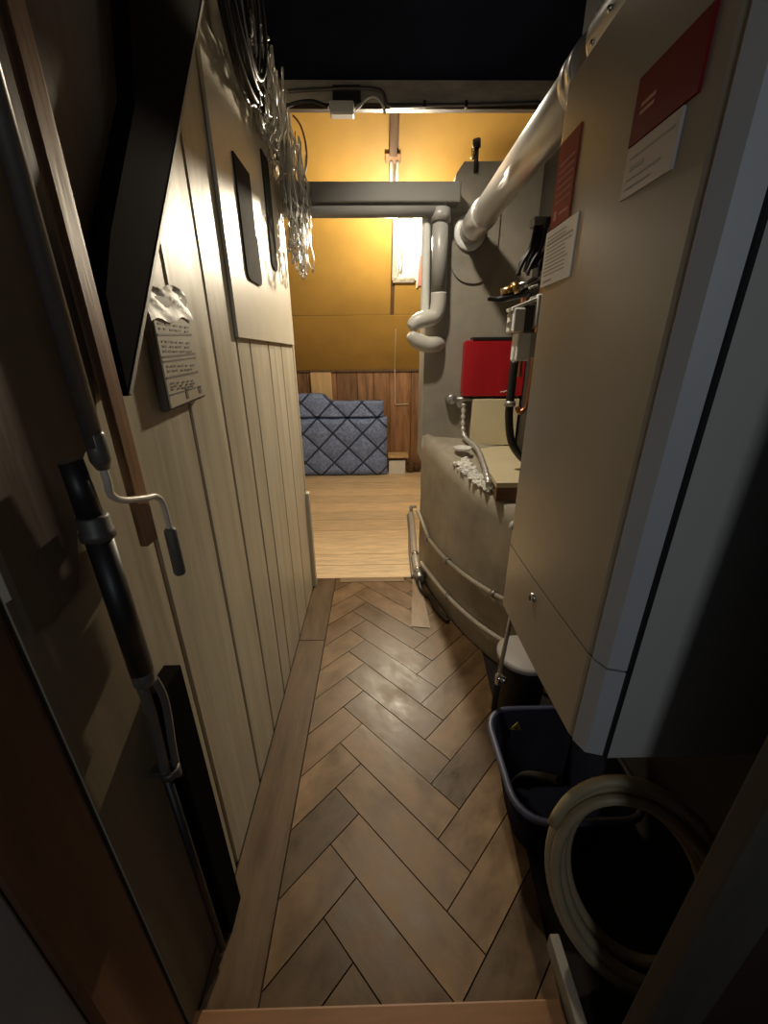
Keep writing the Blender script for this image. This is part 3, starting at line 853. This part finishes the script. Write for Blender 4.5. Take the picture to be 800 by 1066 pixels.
di = MB(); di.lathe([(0, .0), (.042, .0), (.055, .012), (.058, .012), (.045, -.006), (0, -.006)], (.525, 2.36, 1.065), n=24)
tag(di.build('white_saucer', 'rubble'), 'small white dish lying on the ledge below the pipe stub', 'dish')

# wall pipes along the rounded masonry
def on_curve(z, off, n0=0.0, n1=1.0):
    pts = []
    for i, p in enumerate(P3):
        q = P3[min(i + 1, len(P3) - 1)] - P3[max(i - 1, 0)]
        nn = Vector((q.y, -q.x, 0)).normalized()
        if nn.x > 0: nn = -nn
        pts.append(Vector((p.x, p.y, z(p.y))) + nn * off)
    return pts
up = on_curve(lambda yy: .40 + .05 * abs(yy - 2.25) + max(0, yy - 2.45) * .40, .022)
up = [p for p in up if p.y < 2.80]
lo = [p for p in on_curve(lambda yy: .178 - .035 * (yy - 1.69), .022) if p.y < 2.60]
for nm, pp, cl_, lab in (('wall_pipe', up, (2.44, 2.13, 1.75), 'upper painted pipe clipped along the rounded beige masonry'),
                         ('wall_pipe', lo, (2.10,), 'lower painted pipe clipped along the rounded beige masonry near the floor')):
    t = thing(nm, lab, 'pipe', tuple(pp[len(pp) // 2]), 'pipes along the rounded masonry')
    w = MB(); w.tube(pp, .0135, 12); w.build('pipe', 'render' if pp is up else 'skirt', t)
    for cy_ in cl_:
        i = min(range(len(pp)), key=lambda j: abs(pp[j].y - cy_))
        d = (pp[min(i + 1, len(pp) - 1)] - pp[i - 1]).normalized()
        c = pp[i]
        k = MB(); k.tube([c - d * .012, c + d * .012], .021, 14); 
        nn = Vector((d.y, -d.x, 0)).normalized()
        if nn.x < 0: nn = -nn
        k.tube([c, c + nn * .03], .008, 8)
        k.build('clip', 'galv', t)

# floor pipe with valve and black hose
t = thing('floor_radiator_pipe', 'shiny metal pipe with a valve lying on the floor along the masonry base', 'pipe', (.31, 2.9, .05))
fp = MB(); fp.tube(bez([(.345, 3.80, .055), (.33, 3.40, .052), (.306, 3.0, .05), (.300, 2.75, .05), (.300, 2.60, .05)], 8), .028, 16); fp.build('pipe', 'steel', t)
fq = MB(); fq.tube(bez([(.312, 3.82, .03), (.297, 3.40, .02), (.268, 3.0, .018), (.258, 2.60, .018)], 8), .012, 12); fq.build('pipe', 'galv', t)
for yy in (2.88, 2.62):
    nt = MB(); nt.lathe([(.026, -.02), (.037, -.02), (.039, 0), (.037, .02), (.026, .02)], (.301, yy, .05), 'Y', 6); nt.build('nut', 'chrome', t)
vv = MB(); vv.tube([(.300, 2.60, .05), (.305, 2.50, .05)], .030, 16); vv.tube([(.30, 2.55, .05), (.345, 2.55, .05)], .018, 12); vv.build('valve', 'galv', t)
v6 = MB(); v6.lathe([(0, .03), (.022, .03), (.026, .02), (.026, -.01), (0, -.01)], (.352, 2.55, .06), 'X', 14); v6.build('valve_knob', 'darkgrey', t)
v7 = MB(); v7.tube(bez([(.30, 2.51, .045), (.300, 2.44, .022), (.32, 2.37, .018), (.36, 2.30, .022), (.375, 2.20, .022), (.405, 2.10, .022), (.44, 2.04, .022)], 8), .014, 12); v7.build('drain_hose', 'black', t)
tp = MB(); tp.tube([(.345, 3.80, .03), (.345, 3.80, .14)], .018, 12); tp.tube([(.345, 3.80, .13), (.40, 3.80, .13)], .014, 10); tp.build('end_elbow', 'galv', t)

# ================================================================== BETWEEN CHIMNEY AND BOILER
t = thing('brass_valve', 'brass valve with a dark lever sticking out left of the boiler top', 'valve', (.62, 1.9, 1.86))
b1 = MB(); b1.tube([(.545, 1.905, 1.852), (.60, 1.90, 1.866)], [.016, .020], 14); b1.lathe([(0, -.012), (.028, -.012), (.028, .012), (0, .012)], (.60, 1.90, 1.866), (1, 0, .25), 6); b1.build('valve_body', 'brass', t)
b2 = MB(); b2.tube(bez([(.49, 1.91, 1.832), (.54, 1.90, 1.826), (.60, 1.895, 1.838), (.66, 1.89, 1.85)], 6), [.010] * 6 + [.014] * 13, 10); b2.build('lever', 'black', t)
b3 = MB(); b3.tube([(.61, 1.90, 1.868), (.655, 1.90, 1.880), (.68, 1.90, 1.890), (.72, 1.90, 1.902)], [.022, .017, .022, .015], 14); b3.build('coupling', 'chrome', t)
b4 = MB(); b4.tube([(.67, 2.0, 1.88), (.70, 2.04, 1.80), (.715, 2.05, 1.50)], .014, 12); b4.build('feed_pipe', 'copper', t)

t = thing('control_box', 'white control box with dials beside the boiler above a smaller white box', 'control box', (.64, 1.9, 1.70))
k1 = MB(); k1.box(.598, .648, 1.86, 1.96, 1.695, 1.790, bev=.006); k1.build('face_block', 'white', t)
k2 = MB(); k2.box(.649, .690, 1.875, 1.96, 1.70, 1.80, bev=.004); k2.build('mid_block', 'darkgrey', t)
k3 = MB(); k3.box(.691, .735, 1.86, 1.96, 1.715, 1.842, bev=.006); k3.build('end_block', 'white', t)
k4 = MB(); k4.obox((.665, 1.91, 1.813), (.075, 0, .028), (0, .045, 0), (-.002, 0, .007), .003); k4.build('sloping_lid', 'white', t)
for zz in (1.765, 1.725):
    kn = MB(); kn.lathe([(0, .018), (.010, .018), (.013, .012), (.013, 0), (0, 0)], (.6015, 1.90, zz), (-1, 0, 0), 14); kn.build('dial', 'white', t)
t = thing('small_white_box', 'smaller blank white box hanging under the white control box', 'box', (.66, 1.9, 1.58))
k5 = MB(); k5.box(.628, .690, 1.87, 1.95, 1.575, 1.693, bev=.006); k5.build('box_body', 'white', t)
k6 = MB(); k6.box(.690, .730, 1.885, 1.95, 1.590, 1.693, bev=.004); k6.build('rear_block', 'stgrey', t)

t = thing('black_standpipe', 'black upright pipe with a grey ring between the red box and boiler', 'pipe', (.69, 1.9, 1.2))
s1 = MB(); s1.tube(bez([(.668, 2.0, 1.575), (.668, 2.0, 1.40), (.672, 2.0, 1.30), (.70, 2.0, 1.18), (.76, 2.0, 1.10), (.82, 2.0, 1.06)], 8), .020, 16); s1.build('pipe', 'black', t)
s2 = MB(); s2.lathe([(.020, -.012), (.028, -.012), (.028, .012), (.020, .012)], (.668, 2.0, 1.375), n=18); s2.build('ring', 'galv', t)
cp = MB(); cp.tube(bez([(.752, 1.98, 2.02), (.752, 1.98, 1.6), (.748, 1.98, 1.42), (.742, 1.98, 1.36), (.715, 1.98, 1.335), (.70, 1.98, 1.36)], 8), .012, 12)
tag(cp.build('copper_pipe', 'copper'), 'thin copper pipe between the black standpipe and the boiler edge', 'pipe')
t = thing('cable_bunch', 'dark bunch of cables hanging beside the boiler above the brass valve', 'cable', (.64, 1.95, 1.95))
bn = MB(); rr = random.Random(17)
for i in range(9):
    xx, yy = .625 + .012 * i, 1.93 + rr.uniform(-.03, .03)
    bn.tube(bez([(xx + .05, yy, 2.12), (xx + .03 + rr.uniform(-.01, .01), yy, 2.02), (xx + rr.uniform(-.01, .01), yy, 1.97), (xx + rr.uniform(-.015, .0), yy, 1.93 - rr.uniform(-.02, .02))], 6), rr.uniform(.006, .010), 8)
bn.build('cables', 'black', t)
hk = MB(); hk.box(.66, .78, 1.92, 1.98, 2.10, 2.13, bev=.004); hk.box(.779, .95, 1.94, 1.96, 2.105, 2.125); hk.build('bracket', 'galv', t)

# ================================================================== BOILER
BX, BY0, BY1, BZ0, BZ1 = .43, .578, 1.155, .79, 2.15
t = thing('wall_boiler', 'large cream wall-hung boiler with stickers on its front, right of the corridor', 'boiler', (.66, .86, .79))
# casing
c = MB(); c.box(BX + .052, .948, BY0 - .008, BY1 - .004, BZ0, BZ1 - .004, bev=.004); c.build('casing', 'enamel2', t)
# front cover (rounded far edge, bevelled near edge), above and below the joint
zs = 1.027
def cover(z0, z1, name, zc=0.0):
    mb = MB()
    prof = [(BX + .050, BY0 + .002), (BX + .016, BY0 + .010), (BX + .004, BY0 + .040), (BX, BY0 + .052)]
    prof += [(BX - .004 * math.sin(PI * i / 10), BY0 + .052 + (BY1 - .03 - BY0 - .052) * i / 10) for i in range(1, 10)]
    for i in range(0, 7):
        a = PI / 2 * i / 6
        prof.append((BX + .03 - .03 * math.cos(a), BY1 - .03 + .03 * math.sin(a)))
    prof += [(BX + .050, BY1)]
    if zc:
        # the lower flap tapers in at its foot on the far side
        bm = mb.bm
        lv = []
        for (a, b) in prof:
            lv.append((bm.verts.new((a, b, z0)), bm.verts.new((a, b, z1))))
        n = len(lv)
        for i in range(n):
            A, B = lv[i], lv[(i + 1) % n]
            bm.faces.new((A[0], B[0], B[1], A[1]))
        bm.faces.new([v[0] for v in lv]); bm.faces.new([v[1] for v in reversed(lv)])
    else:
        mb.prism(prof, (z0, z1), lambda a, b, e: (a, b, e))
    return mb.build(name, 'enamel', t)
cov = cover(zs + .0025, BZ1, 'front_cover')
flap = cover(BZ0 + .004, zs - .0025, 'lower_flap', 1)
# grey bevel strip on the near edge (upper / lower) and the black gap behind it
for (z0, z1) in ((zs + .0025, BZ1), (BZ0 + .004, zs - .0025)):
    st = MB(); st.prism([(BX + .0480, BY0 - .003), (BX + .014, BY0 + .006), (BX + .001, BY0 + .036), (BX + .006, BY0 + .045), (BX + .018, BY0 + .013), (BX + .049, BY0 + .004)], (z0, z1), lambda a, b, e: (a, b, e))
    st.build('bevel_strip', 'strip', t)
gp = MB(); gp.box(BX + .0475, BX + .0545, BY0 - .0095, BY0 + .02, BZ0 + .002, BZ1 - .002); gp.build('seam', 'gap', t)
# knob on the flap
kb = MB(); kb.lathe([(0, .010), (.011, .010), (.014, .006), (.015, 0), (.012, 0), (.010, .003), (0, .003)], (BX - .0035, .90, .978), (-1, 0, 0), 20); kb.build('knob', 'chrome', flap)
ks = MB(); ks.box(BX - .0150, BX - .0125, .897, .903, .969, .987); ks.build('knob_slot', 'gap', flap)
# white rounded plug on the far edge
pl = MB(); pl.lathe([(0, .016), (.012, .014), (.018, .006), (.018, -.002)], (BX + .012, BY1 - .010, 1.085), (-.6, .8, 0), 16); pl.build('side_plug', 'white', t)
# stickers
def sticker(y0, y1, z0, z1, m, name, parent=cov, x=BX - .0052, th=.0007):
    k = MB(); k.box(x - th, x + .0045, y0, y1, z0, z1); return k.build(name, m, parent)
a = sticker(.668, .818, 1.918, 2.005, 'stred', 'red_sticker'); a['label'] = 'deep red rectangular sticker'
sp_ = MB(); rr = random.Random(2)
for zz in (1.962, 1.952):
    sp_.box(BX - .0064, BX - .0058, .765, .800, zz, zz + .005)
sp_.build('lettering', 'pink', a)
b = sticker(.690, .815, 1.845, 1.915, 'stgrey', 'grey_sticker'); b['label'] = 'grey printed sticker under the red one'
lp = MB()
for (zz, y0, y1, h) in ((1.897, .70, .805, .003), (1.880, .765, .800, .007), (1.868, .72, .805, .003), (1.856, .74, .805, .003)):
    lp.box(BX - .0064, BX - .0058, y0, y1, zz, zz + h)
lp.build('lettering', 'inkgrey', b)
a = sticker(1.020, 1.118, 1.880, 2.040, 'stbrown', 'faded_red_sticker'); a['label'] = 'faded red-brown sticker near the far edge'
lp = MB()
lp.box(BX - .0064, BX - .0058, 1.03, 1.075, 1.898, 1.903); lp.box(BX - .0064, BX - .0058, 1.09, 1.104, 1.893, 1.912)
for i in range(6): lp.box(BX - .0064, BX - .0058, 1.03, 1.105, 1.925 + .014 * i, 1.928 + .014 * i)
lp.build('lettering', 'pink', a)
b = sticker(.972, 1.135, 1.760, 1.877, 'stwhite', 'white_sticker'); b['label'] = 'white printed notice below the faded red sticker'
lp = MB()
for i in range(11):
    zz = 1.862 - .008 * i
    lp.box(BX - .0064, BX - .0058, .985 + rr.uniform(0, .04), 1.122, zz, zz + (.0025 if i != 2 else .0045))
lp.box(BX - .0064, BX - .0058, 1.07, 1.120, 1.768, 1.772)
lp.build('lettering', 'inkgrey', b)
# connections underneath
for (xx, yy, m_, r_) in ((.56, .66, 'brass', .014), (.62, .68, 'copper', .011), (.66, .66, 'galv', .016), (.74, .66, 'copper', .011), (.80, .9, 'copper', .011), (.70, 1.0, 'copper', .011)):
    u = MB(); u.tube([(xx, yy, BZ0 + .002), (xx, yy, BZ0 - .03), (xx, yy, BZ0 - .06)], [r_, r_, r_ * .8], 12); u.lathe([(r_ * .8, -.01), (r_ * 1.5, -.01), (r_ * 1.5, .01), (r_ * .8, .01)], (xx, yy, BZ0 - .018), n=6)
    u.build('pipe_connection', m_, t)
u = MB(); u.tube([(.500, .70, BZ0 + .001), (.500, .70, BZ0 - .03)], .010, 10); u.lathe([(0, -.012), (.026, -.012), (.028, 0), (.026, .012), (0, .012)], (.500, .70, BZ0 - .035), n=10); u.build('drain_cock', 'stred', t)
u = MB(); u.tube([(.665, .585, BZ0 + .003), (.665, .585, BZ0 - .008)], [.012, .009], 12); u.build('screw', 'galv', t)

# ================================================================== UNDER THE BOILER
t = thing('discharge_pipe', 'thin tan pipe with a shiny tap coming down from the far boiler corner', 'pipe', (.46, 1.13, .3))
p = MB(); p.tube([(.470, 1.135, .792), (.452, 1.135, .47)], .0075, 12); p.build('pipe', 'skirt', t)
p = MB(); p.tube([(.452, 1.135, .47), (.450, 1.13, .43)], [.014, .012], 12); p.tube([(.452, 1.135, .455), (.475, 1.115, .46)], [.010, .013], 12); p.build('tap', 'chrome', t)
p = MB(); p.tube(bez([(.450, 1.13, .43), (.452, 1.14, .36), (.47, 1.18, .2), (.50, 1.22, .03)], 6), .012, 12); p.build('tail_pipe', 'strips', t)

t = thing('lidded_canister', 'dark canister with a round white lid standing under the far end of the boiler', 'canister', (.63, 1.33, 0))
k = MB(); k.lathe([(0, -.010), (.085, -.010), (.095, 0), (.105, .36), (.10, .372), (0, .372)], (.63, 1.335, 0)); k.build('body', 'black', t)
k = MB(); k.lathe([(0, .405), (.104, .400), (.116, .392), (.116, .374), (.10, .373)], (.63, 1.335, 0)); k.build('lid', 'stgrey', t)

# tub with rolled rim
t = thing('blue_tub', 'dark blue plastic tub with a rolled rim on the floor under the boiler', 'tub', (.61, .92, 0))
def rrect(x0, x1, y0, y1, r, n=7):
    out = []
    for (cx_, cy_, a0) in ((x1 - r, y1 - r, 0), (x0 + r, y1 - r, 90), (x0 + r, y0 + r, 180), (x1 - r, y0 + r, 270)):
        for i in range(n):
            a = R(a0 + 90 * i / (n - 1)); out.append((cx_ + r * math.cos(a), cy_ + r * math.sin(a)))
    return out
kx = MB(); bm = kx.bm
levels = [(.475, .77, .79, 1.05, -.0105), (.472, .775, .785, 1.055, .0), (.416, .815, .728, 1.115, .305), (.421, .81, .733, 1.11, .305), (.478, .768, .792, 1.048, .006)]
rings = []
for (x0, x1, y0, y1, z) in levels:
    rings.append([bm.verts.new((xx, yy, z)) for xx, yy in rrect(x0, x1, y0, y1, .09)])
n = len(rings[0])
for A, B in zip(rings, rings[1:]):
    for j in range(n):
        f = bm.faces.new((A[j], A[(j + 1) % n], B[(j + 1) % n], B[j])); f.smooth = True
bm.faces.new(rings[0]); bm.faces.new(rings[-1])
kx.build('tub_body', 'tubblue', t)
kr = MB(); kr.tube([(xx, yy, .304) for xx, yy in rrect(.408, .822, .72, 1.123, .095)], .011, 10, closed=True); o = kr.build('rim', 'rimblue', t)
ky = MB(); ky.prism([(.505, .235), (.553, .228), (.532, .272)], (1.0885, 1.0915), lambda a, b, e: (a, e, b)); o = ky.build('warning_label', 'yellowlabel', t); o['label'] = 'small yellow triangular label'
kz = MB(); kz.prism([(.523, .238), (.538, .237), (.530, .254)], (1.0872, 1.0884), lambda a, b, e: (a, e, b)); kz.build('symbol', 'ink', o)
hd = MB(); hd.tube(bez([(.50, .99, .05), (.505, .93, .20), (.52, .84, .33), (.54, .78, .40)], 8), .013, 12)
tag(hd.build('brush_handle', 'strips'), 'grey stick handle poking out of the dark blue tub', 'handle')

# hose coil
t = thing('hose_coil', 'coil of beige hose standing upright beneath the near end of the boiler', 'hose', (.60, .55, .3))
C0 = Vector((.640, .525, .335)); e1 = Vector((-.070, .090, .305)); e2 = Vector((.205, -.045, .050))
e3 = e1.cross(e2).normalized()
pts = []
turns = 4
for i in range(turns * 48 + 30):
    a = 2 * PI * i / 48
    k = a / (2 * PI)
    s = 1 - .065 * k + .012 * math.sin(a * 1.7)
    pts.append(C0 + e1 * s * math.cos(a - .9) + e2 * s * math.sin(a - .9) + e3 * (.016 * math.sin(k * 2.1) + .010 * k))
hs_ = MB(); hs_.tube(pts, .0135, 12); hs_.build('hose', 'hose', t)
hw = MB()
c = C0 + e2 * .93; d = (e1).normalized()
hw.tube([c - d * .02, c + d * .02], .036, 14); hw.build('tie_wrap', 'black', t)

skb = MB(); skb.box(.474, .502, .36, .575, -.011, .060, bev=.004)
tag(skb.build('skirting_board', 'skirt'), 'short cream skirting board on the floor at the right edge of the sill', 'board')

# ceiling lamp of the corridor (just above the frame)
t = thing('ceiling_lamp', 'small round ceiling lamp in the middle of the dark corridor ceiling', 'lamp', (.05, 1.93, 2.871))
k = MB(); k.lathe([(0, 0), (.085, 0), (.085, -.016), (.070, -.020), (.070, -.006), (0, -.006)], (.05, 1.93, 2.871)); k.build('lamp_ring', 'white', t)
k = MB(); k.lathe([(0, -.007), (.068, -.007), (.068, -.009), (0, -.009)], (.05, 1.93, 2.871)); k.build('diffuser', 'lampglass', t)
ld = bpy.data.lights.new('ceiling_lamp_light', 'SPOT'); lo = bpy.data.objects.new('ceiling_lamp_light', ld); COL.objects.link(lo)
lo.parent = t; lo.location = (0, 0, -.03); lo.rotation_euler = Vector((.50, .42, -1.75)).to_track_quat('-Z', 'Y').to_euler()
ld.energy = 80; ld.color = (1, .89, .71); ld.spot_size = R(125); ld.spot_blend = 1.0; ld.shadow_soft_size = .05
# ================================================================== LIGHT
w = bpy.data.worlds.new('World'); SC.world = w; w.use_nodes = True
w.node_tree.nodes['Background'].inputs[0].default_value = (.62, .70, .80, 1)
w.node_tree.nodes['Background'].inputs[1].default_value = .032
# the work lamp throws most of its light out of the room towards the corridor
M['bulb'].node_tree.nodes['Principled BSDF'].inputs['Emission Strength'].default_value = 1200.0
ld = bpy.data.lights.new('work_lamp_light', 'SPOT'); lo = bpy.data.objects.new('work_lamp_light', ld); COL.objects.link(lo)
lo.location = BL + Vector((-.01, -.08, -.06)); lo.rotation_euler = Vector((-.06, -1, -.27)).to_track_quat('-Z', 'Y').to_euler()
ld.energy = 230; ld.color = (1, .87, .66); ld.spot_size = R(136); ld.spot_blend = 1.0; ld.shadow_soft_size = .05
# daylight from the room behind the doorway
ld = bpy.data.lights.new('doorway_daylight', 'AREA'); lo = bpy.data.objects.new('doorway_daylight', ld); COL.objects.link(lo)
lo.location = (.16, -1.6, 2.0); lo.rotation_euler = Vector((.1, 1, -.25)).to_track_quat('-Z', 'Y').to_euler()
ld.shape = 'RECTANGLE'; ld.size = .30; ld.size_y = .8; ld.energy = 5.0; ld.color = (.88, .94, 1)

# ================================================================== CAMERA
def cam_axes():
    f = 404.0
    v = lambda u, q: Vector(((u - 400) / f, -(q - 533) / f, -1.0)).normalized()
    Yc = v(392, 371); Dc = v(408, 1542); Dc = (Dc - Yc * Yc.dot(Dc)).normalized()
    Zc = -Dc; Xc = Yc.cross(Zc)
    # rows: world axes expressed in camera space -> camera-to-world rotation
    return Matrix((Xc, Yc, Zc)), f
Rm, f = cam_axes()
cam = bpy.data.cameras.new('Camera'); co = bpy.data.objects.new('Camera', cam); COL.objects.link(co)
co.matrix_world = Matrix.Translation((0, 0, 1.6)) @ Rm.to_4x4()
cam.sensor_fit = 'VERTICAL'; cam.sensor_height = 24; cam.lens = 24 * f / 1066
cam.clip_start = .02
SC.camera = co
SC.view_settings.view_transform = 'Standard'; SC.view_settings.look = 'None'
SC.view_settings.exposure = 0.0; SC.view_settings.gamma = 1.0
SC.view_settings.use_curve_mapping = False
